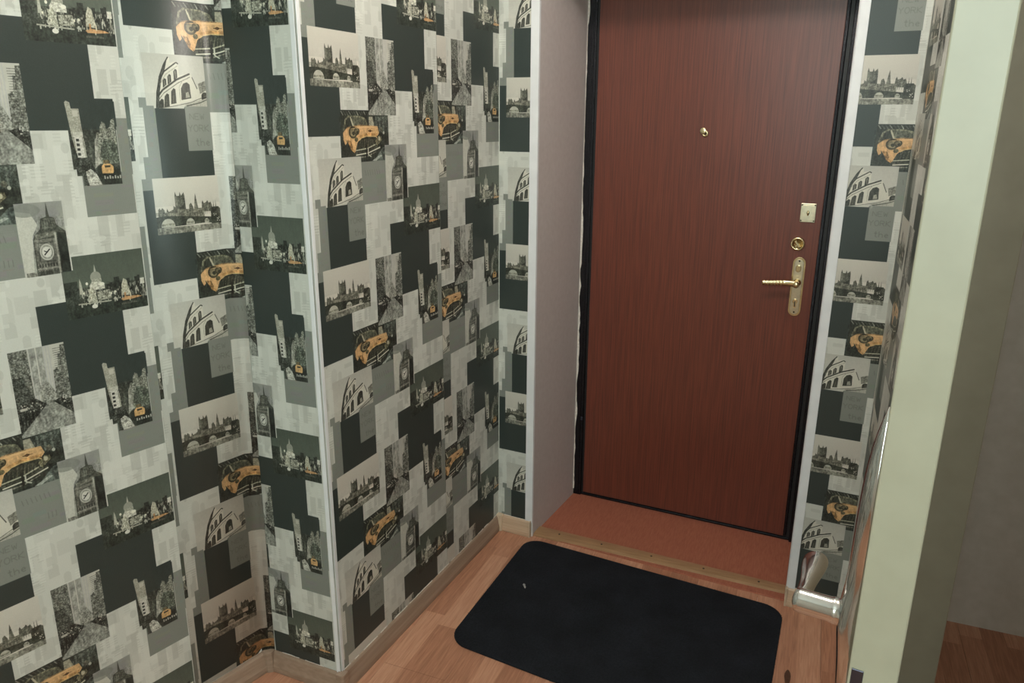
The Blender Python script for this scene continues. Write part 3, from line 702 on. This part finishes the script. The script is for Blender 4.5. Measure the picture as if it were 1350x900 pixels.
# baseboards (rounded hollow profile)
PROF = [(0.0005, 0), (.0145, 0), (.0160, .006), (.0160, .018), (.0125, .032), (.0105, .046), (.0085, .057), (.005, .0625), (.0005, .064)]
def baseboard(name, p0, p1, n_, m0, m1, mat, label):
    bm = bmesh.new(); extrude_path(bm, PROF, p0, p1, n_, m0, m1)
    o = obj(name, bm, MT[mat], smooth=False); tag(o, label, 'baseboard', kind='structure'); return o
bl = baseboard('baseboard_left', CVX, qC(-.001), tuple(nC), 1.0, -1.0, 'base_brown', 'brown wood-look baseboard along the long left wall')
bn = baseboard('baseboard_front_niche', CNC, CVX, (0, -1), -1.15, 1.0, 'base_brown', 'short brown baseboard on the narrow return wall')
ba = baseboard('baseboard_left_niche', qA(-2.5), CNC, tuple(nA), 0, -.72, 'base_brown', 'brown baseboard at the foot of the leftmost niche wall')
bd = baseboard('baseboard_front', qD(.001), qD(.134), tuple(nD), -1.0, 0, 'base_pale', 'short pale baseboard piece between the corner and the door recess')
be = baseboard('baseboard_front_right', qD(1.045), qD(1.206), tuple(nD), 0, -1.0, 'base_pale', 'short pale baseboard piece right of the door recess')
baseboard('baseboard_right', (XE, -.094), (XE, -.79), (-1, 0), -1.0, 0, 'base_pale', 'pale baseboard on the right wall beside the cream inner door')
def cap_at(parent, p, poly, h=.067, mat='cap'):
    bm = bmesh.new(); prism(bm, [(p[0]+x, p[1]+y) for x, y in poly], 0, h); obj('corner_cap', bm, MT[mat], parent, bevel=.0015)
cap_at(bd, (0, 0), [(.001, -.001), (.0225, -.003), (.0225, -.0195), (.0175, -.0235), (.000, -.023)])
cap_at(bn, CNC, [(.0, -.002), (.024, -.002), (.024, -.018), (.013, -.026), (-.005, -.026)], mat='base_brown')
cap_at(bl, CVX, [(-.006, -.004), (.004, .006), (.0185, .006), (.0185, -.013), (.013, -.0185), (-.006, -.0185)], mat='base_brown')
e0 = qD(.134); cap_at(bd, e0, [(0, .0), (.0045, -.0003), (.003, -.0175), (-.0015, -.0172)], .066)
e0 = qD(1.0385); cap_at(be, e0, [(0, .0), (.0065, -.0003), (.005, -.0178), (-.0015, -.0172)], .066)

# threshold board of the recess and the strip on its edge
bm = bmesh.new(); prism(bm, [(.140, -.001), (1.038, -.070), (1.066, .335), (.180, .39)], -.012, .004)
tag(obj('threshold_board', bm, MT['threshold_board'], bevel=.001), 'reddish brown laminate board lining the floor of the door recess', 'threshold', kind='structure')
bm = bmesh.new()
tp = [(0, 0.0), (.0, .0045), (.2, .0085), (.5, .0105), (.93, .0105), (1, .004)]
fL, bL, fR, bR = -.006, .058, -.034, .012
A_ = [bm.verts.new((.1425, fL+(bL-fL)*y, z)) for y, z in tp]; B_ = [bm.verts.new((1.0355, fR+(bR-fR)*y, z)) for y, z in tp]
bm.faces.new(A_[::-1]); bm.faces.new(B_)
for i in range(len(tp)): bm.faces.new((A_[i], A_[(i+1) % len(tp)], B_[(i+1) % len(tp)], B_[i]))
th_ = obj('trim_5', bm, MT['threshold_strip'], bevel=.0008); tag(th_, 'light wooden strip with dark screws along the front of the threshold', 'threshold strip', kind='structure')
for sx in (.236, .400, .584, .767, .95):
    sf = (sx-.1425)/.893; sy = (fL+(bL-fL)*.55)*(1-sf)+(fR+(bR-fR)*.55)*sf
    bm = bmesh.new(); lathe(bm, (sx, sy, .0100), (0, 0, 1), [(.0036, 0), (.0036, .0016), (.0012, .0019), (0, .0012)], 14); obj('screw', bm, MT['screw'], th_, smooth=True)

bm = bmesh.new(); prism(bm, [(.1425, bL-.001), (1.0355, bR-.001), (1.0355, bR+.003), (.1425, bL+.003)], 0, .0052); obj('seam_shade', bm, MT['screw'], th_)  # thin dark bar standing in for the shadow line behind the strip
# dark knot worn in the laminate
bm = bmesh.new(); prism(bm, [(.008*math.cos(t)*(1+.2*math.sin(3*t)), .040*math.sin(t)) for t in np.linspace(0, 6.28, 18)[:-1]], 0, .0006)
o = obj('knot', bm, MT['dirt'], floor); o.location = (1.061, -.440, 0); o['label'] = 'dark brown knot mark in the laminate'

# ------------------------------------------------------------------ entrance door
P0 = Vector((.182, .363, 0)); P1 = Vector((1.023, .311, 0)); rz = math.atan2(P1.y-P0.y, P1.x-P0.x)
d1 = empty('door_1', P0, rz); tag(d1, 'tall reddish brown wooden-faced entrance door in a black steel frame', 'door', kind='structure')
# local: x along the door, y into the wall (positive is away from the room), z up
bm = bmesh.new()
box(bm, -.004, .034, .000, .060, .004, OZ-.004); box(bm, .851, .884, -.004, .060, .004, OZ-.004)
box(bm, .034, .853, .000, .060, OZ-.05, OZ-.004); box(bm, .034, .853, .006, .060, .004, .014)
fr = obj('door_frame', bm, MT['hammer'], d1, bevel=.002)
bm = bmesh.new(); box(bm, .034, .043, .010, .050, .014, OZ-.05); box(bm, .840, .853, .010, .050, .014, OZ-.05)
box(bm, .043, .840, .010, .050, OZ-.056, OZ-.05); box(bm, .043, .840, .012, .05, .012, .020)
obj('gasket', bm, MT['black'], fr)
bm = bmesh.new(); box(bm, .0195, .0235, -.003, .003, .01, OZ-.01); o = obj('frame_lip', bm, MT['hammer'], fr, bevel=.001)
bm = bmesh.new(); box(bm, .043, .8385, .008, .045, .020, OZ-.056); lf = obj('door_leaf', bm, MT['hammer'], d1, bevel=.0015)
bm = bmesh.new(); box(bm, .0445, .829, .001, .008, .022, OZ-.058); o = obj('leaf_panel', bm, MT['door_wood'], lf, bevel=.001); o['label'] = 'reddish mahogany wood-grain facing board'
Y0 = .001
# peephole with swung-aside cover
pe = bmesh.new(); lathe(pe, (.4335, Y0, 1.4495), (0, -1, 0), [(.0, 0), (.0115, 0), (.0115, .003), (.009, .005), (.0045, .005), (.004, .003), (0, .003)], 24)
pp = obj('peephole', pe, MT['brass'], lf, smooth=True)
pe = bmesh.new(); lathe(pe, (.4265, Y0-.0045, 1.4585), (0, -1, 0), [(0, 0), (.0110, 0), (.0110, .0016), (.008, .0024), (0, .0026)], 24); obj('peephole_cover', pe, MT['brass'], pp, smooth=True)
pe = bmesh.new(); lathe(pe, (.4335, Y0-.0031, 1.4495), (0, -1, 0), [(0, 0), (.0032, 0), (.0025, .0008), (0, .0012)], 16); obj('lens', pe, MT['black'], pp, smooth=True)
# square escutcheon
bm = bmesh.new(); box(bm, .763, .810, Y0-.0030, Y0, 1.174, 1.235); sq = obj('escutcheon', bm, MT['brass_dull'], lf, bevel=.0012)
sq['label'] = 'square brass lock cover plate with a screw in each corner'
bm = bmesh.new(); box(bm, .768, .805, Y0-.0040, Y0-.0028, 1.180, 1.229); obj('raised_panel', bm, MT['brass_dull'], sq, bevel=.0006)
for cx_, cz_ in ((.7668, 1.179), (.8062, 1.179), (.7668, 1.230), (.8062, 1.230)):
    bm = bmesh.new(); lathe(bm, (cx_, Y0-.003, cz_), (0, -1, 0), [(0, 0), (.0026, 0), (.002, .0012), (0, .0006)], 12); obj('screw', bm, MT['screw'], sq, smooth=True)
bm = bmesh.new(); sweep(bm, [(.7865, Y0-.0045, 1.196), (.7865, Y0-.0062, 1.204), (.7865, Y0-.0045, 1.212)], [(.002, .002), (.0045, .003), (.002, .002)]); obj('keyhole_cover', bm, MT['brass'], sq, smooth=True)
# round thumb-turn
bm = bmesh.new(); lathe(bm, (.7655, Y0, 1.1015), (0, -1, 0), [(0, 0), (.0235, 0), (.0235, .003), (.021, .007), (.017, .0075), (.0155, .0045), (0, .0045)], 36); tt = obj('thumb_turn', bm, MT['brass'], lf, smooth=True)
bm = bmesh.new(); box(bm, -.0045, .0045, -.018, -.0045, -.014, .014); kn = obj('turn_knob', bm, MT['brass'], tt, bevel=.003, seg=3)
kn.location = (.7655, Y0, 1.1015); kn.rotation_euler = (0, math.radians(-38), 0)
# handle plate, rounded ends
bm = bmesh.new()
def stad(cx_, z0, z1, hw, y0, y1, tilt=0.0, n_=10):
    p = []
    for k in range(n_+1): t = math.pi*k/n_; p.append((cx_+hw*math.cos(t), z1-hw+hw*math.sin(t)))
    for k in range(n_+1): t = math.pi+math.pi*k/n_; p.append((cx_+hw*math.cos(t), z0+hw+hw*math.sin(t)))
    a_ = [bm.verts.new((x, y0, z)) for x, z in p]; c = [bm.verts.new((x, y1, z)) for x, z in p]
    bm.faces.new(a_); bm.faces.new(c[::-1])
    for i in range(len(p)): bm.faces.new((a_[i], c[i], c[(i+1) % len(p)], a_[(i+1) % len(p)]))
stad(.778, .855, 1.058, .0205, Y0-.003, Y0)
hp = obj('handle_plate', bm, MT['brass'], lf, bevel=.0012); hp['label'] = 'long brass handle plate with rounded ends'
bm = bmesh.new(); stad(.778, .862, 1.051, .0150, Y0-.0052, Y0-.0028); obj('raised_panel', bm, MT['brass_dull'], hp, bevel=.0012)
bm = bmesh.new(); stad(.777, 1.008, 1.032, .0085, Y0-.012, Y0-.005); obj('thumb_turn', bm, MT['brass'], hp, bevel=.002, seg=3)
bm = bmesh.new(); lathe(bm, (.778, Y0-.0052, .908), (0, -1, 0), [(0, 0), (.0085, 0), (.0085, .002), (.0065, .003), (0, .003)], 22); stad(.778, .885, .908, .0042, Y0-.0078, Y0-.005); obj('cylinder', bm, MT['brass'], hp)
bm = bmesh.new(); box(bm, .7765, .7795, Y0-.0086, Y0-.0076, .889, .908); obj('keyhole', bm, MT['black'], hp)
for cz_ in (.870, 1.045):
    bm = bmesh.new(); lathe(bm, (.778, Y0-.005, cz_), (0, -1, 0), [(0, 0), (.0032, 0), (.0025, .0014), (0, .0008)], 12); obj('screw', bm, MT['screw'], hp, smooth=True)
# lever with ribs
bm = bmesh.new(); HZ = .972
lathe(bm, (.778, Y0-.005, HZ), (0, -1, 0), [(0, 0), (.013, 0), (.012, .005), (.0085, .008), (.0078, .030), (.0105, .036), (.0105, .044), (.006, .047), (0, .047)], 24)
lv = obj('lever_neck', bm, MT['brass'], hp, smooth=True)
bm = bmesh.new()
pts, rad = [], []
for k in range(34):
    t = k/33; pts.append((.782-t*.112, Y0-.046+.004*math.sin(t*3.1), HZ+.0015-.002*t+.0015*math.sin(t*5)))
    rad.append((.0056+.0010*math.sin(k*2.1)*(t > .35), (.0104-.0015*t+.0013*math.sin(k*2.1)*(t > .35))))
sweep(bm, pts, rad, 16); gl = obj('lever_grip', bm, MT['brass'], hp, smooth=True); gl['label'] = 'ribbed brass lever grip pointing left'
# small hinge pin and scratches on the frame at the hinge side
bm = bmesh.new(); box(bm, .024, .032, -.001, .012, .335, .350); obj('latch_keep', bm, MT['steel_dark'], fr, bevel=.0008)

# ------------------------------------------------------------------ doormat
MC = [(.1345, -.034), (1.036, -.121), (1.010, -.7655), (.112, -.660)]
bm = bmesh.new(); poly = []; RC = .062
for i in range(4):
    p = Vector(MC[i]); a_ = (Vector(MC[i-1])-p).normalized(); c = (Vector(MC[(i+1) % 4])-p).normalized()
    for k in range(9):
        t = k/8*math.pi/2; q = p+a_*RC*(1-math.sin(t))+c*RC*(1-math.cos(t)); poly.append((q.x, q.y))
poly2 = []
for i, (x, y) in enumerate(poly): poly2.append((x, y))
prism(bm, poly2, 0.0, .0075)
mt_ = obj('doormat', bm, MT['mat'], bevel=.0025); tag(mt_, 'large black fibre doormat with rounded corners in front of the entrance door', 'doormat')
# short pile tufts break up the outline
bm = bmesh.new(); rr = random.Random(11); n_ = len(poly2)
for k in range(1500):
    i = rr.randrange(n_); a_ = Vector(poly2[i]); c = Vector(poly2[(i+1) % n_]); L = (c-a_).length
    if rr.random() > L/.2+.02: continue
    q = a_.lerp(c, rr.random()); d = (c-a_).normalized(); nn = Vector((-d.y, d.x))
    z = rr.uniform(.001, .006); s = .0012; e = q+nn*rr.uniform(.0005, .003)*(1 if (q+nn*.01-Vector((.57, -.39))).length > (q-Vector((.57, -.39))).length else -1)
    bm.faces.new([bm.verts.new((q.x-d.x*s, q.y-d.y*s, z)), bm.verts.new((q.x+d.x*s, q.y+d.y*s, z)), bm.verts.new((e.x, e.y, z+.0006))])
o = obj('edge_fibres', bm, MT['mat'], mt_); o['kind'] = 'stuff'
# speck of lint
bm = bmesh.new()
sweep(bm, [(-.002, .004, 0), (.001, -.001, .0015), (.005, -.007, .001), (.009, -.013, .0018), (.011, -.018, .0005)], [.0015, (.0045, .002), (.003, .0015), (.0034, .0018), .001], 8)
li = obj('lint', bm, MT['lint'], smooth=True); li.location = (.226, -.318, .0090); tag(li, 'tiny white fleck of lint lying on the black doormat', 'lint')

# ------------------------------------------------------------------ inner door on the right, seen on its free edge
az = math.radians(8.3); E = Vector((1.0635, -1.7035, 0))
d2 = empty('door_2', E, -az); tag(d2, 'cream inner door ajar at the right edge, seen edge-on', 'door', kind='structure')
# local: +y along the leaf away from the camera, +x to the right (leaf thickness), face with the lever is x=0
bm = bmesh.new(); box(bm, 0, .040, 0, .80, .012, 2.02); lf2 = obj('door_leaf', bm, MT['cream'], d2, bevel=.0015)
bm = bmesh.new(); box(bm, .0025, .0125, -.0012, .002, .93, 1.02); fp = obj('lock_faceplate', bm, MT['steel_dark'], lf2, bevel=.0004)
bm = bmesh.new(); box(bm, .004, .011, -.004, 0, .985, 1.0); obj('latch', bm, MT['chrome'], fp, bevel=.002)
HZ2 = 1.052; HY = .032
# long domed backplate
bm = bmesh.new(); NZ, NY = 26, 9
g = []
for i in range(NZ+1):
    t = i/NZ*2-1; z = HZ2+.045+t*.165; hw = .021*math.sqrt(max(0, 1-abs(t)**3.2)); hw *= 1-.16*math.cos(t*math.pi*2)
    row = []
    for j in range(NY+1):
        q = j/NY*2-1; dome = .002+.012*math.sqrt(max(0, 1-q*q))*(1-t**4)+.004*math.exp(-((z-HZ2)/.03)**2)
        row.append(bm.verts.new((-dome, HY+q*max(hw, .001), z)))
    g.append(row)
for i in range(NZ):
    for j in range(NY): bm.faces.new((g[i][j], g[i][j+1], g[i+1][j+1], g[i+1][j]))
rim = [g[0][j] for j in range(NY+1)]+[g[i][NY] for i in range(1, NZ+1)]+[g[NZ][j] for j in range(NY-1, -1, -1)]+[g[i][0] for i in range(NZ-1, 0, -1)]
bk = [bm.verts.new((0.0005, v.co.y, v.co.z)) for v in rim]
for i in range(len(rim)): bm.faces.new((rim[i], bk[i], bk[(i+1) % len(rim)], rim[(i+1) % len(rim)]))
bm.faces.new(bk)
bp_ = obj('backplate', bm, MT['chrome'], lf2, smooth=True); bp_['label'] = 'long chrome handle backplate'
bm = bmesh.new()
lathe(bm, (-.008, HY, HZ2), (-1, 0, 0), [(0, 0), (.0165, 0), (.0165, .003), (.0135, .006), (.0135, .0085), (.0125, .0095), (.0130, .012), (.0125, .0145), (.0118, .016), (.0118, .044), (.0105, .048), (.004, .0505), (0, .051)], 32)
obj('lever_neck', bm, MT['chrome'], bp_, smooth=True)
bm = bmesh.new()
X_ = -.0500
pts = [(X_, HY+.000, HZ2), (X_, HY+.010, HZ2+.002), (X_+.0005, HY+.022, HZ2+.003), (X_+.001, HY+.036, HZ2+.004), (X_+.001, HY+.050, HZ2+.004), (X_+.001, HY+.064, HZ2+.004), (X_+.001, HY+.074, HZ2+.004), (X_+.001, HY+.081, HZ2+.004), (X_+.001, HY+.086, HZ2+.004), (X_+.001, HY+.088, HZ2+.004)]
rad = [(.0085, .0095), (.0075, .0080), (.0072, .0066), (.0086, .0066), (.0108, .0068), (.0124, .0068), (.0124, .0066), (.0106, .006), (.0068, .0045), (.002, .0015)]
sweep(bm, pts, rad, 20)
o = obj('lever_grip', bm, MT['chrome'], bp_, smooth=True); o['label'] = 'chrome lever with a paddle-shaped end'
sub = o.modifiers.new('sub', 'SUBSURF'); sub.levels = 1; sub.render_levels = 2
# casing of the inner doorway
bm = bmesh.new()
box(bm, XE-.012, XE-.0005, -.86, -.795, .0, 2.11); box(bm, XE-.012, XE-.0005, -1.805, -1.74, .0, 2.11); box(bm, XE-.012, XE-.0005, -1.74, -.86, 2.045, 2.11)
box(bm, XE-.0005, XE+.11, -.875, -.861, .0, 2.045); box(bm, XE-.0005, XE+.11, -1.739, -1.725, .0, 2.045)
tag(obj('trim_6', bm, MT['cream'], bevel=.002), 'cream casing around the inner doorway on the right', 'trim', kind='structure')
bm = bmesh.new(); box(bm, XE+.02, XE+.09, -1.724, -.876, 0.0, .006)
tag(obj('trim_7', bm, MT['threshold_strip'], bevel=.002), 'flat wooden strip on the floor of the inner doorway', 'threshold strip', kind='structure')

# ragged white filler where the paper meets the baseboards
def filler(parent, p0, p1, n_, z, seed, lo=.0006, hi=.0045, cover=.75):
    rr = random.Random(seed); p0 = Vector((*p0, 0)); p1 = Vector((*p1, 0)); L = (p1-p0).length; t = (p1-p0)/L; n_ = Vector((*n_, 0)).normalized()
    bm = bmesh.new(); s_ = 0.004; h = .002; prev = None
    while s_ < L-.004:
        on = rr.random() < cover; st = rr.uniform(.006, .022); h2 = min(max(h+rr.uniform(-.002, .002), lo), hi)
        a_ = p0+t*s_; c = p0+t*min(s_+st, L-.003)
        if on:
            v = [bm.verts.new(q) for q in (a_+n_*.0032+Vector((0, 0, z)), c+n_*.0032+Vector((0, 0, z)), c+n_*.0026+Vector((0, 0, z+h2)), a_+n_*.0026+Vector((0, 0, z+h)))]
            v2 = [bm.verts.new(q.co-n_*.0015) for q in v]
            bm.faces.new(v); bm.faces.new(v2[::-1])
            for i in range(4): bm.faces.new((v[i], v2[i], v2[(i+1) % 4], v[(i+1) % 4]))
        h = h2; s_ += st
    o = obj('filler_line', bm, MT['caulk'], parent); o['kind'] = 'stuff'
filler(bl, CVX, qC(0), nC, .0635, 1, cover=.6, hi=.003)
filler(bn, (CNC[0]+.024, CNC[1]), CVX, (0, -1), .0635, 2, cover=.7, hi=.004)
filler(bd, qD(.022), qD(.114), nD, .0635, 3, hi=.006, cover=.95)
filler(be, qD(1.066), qD(1.2), nD, .0635, 4, cover=.5, hi=.003)
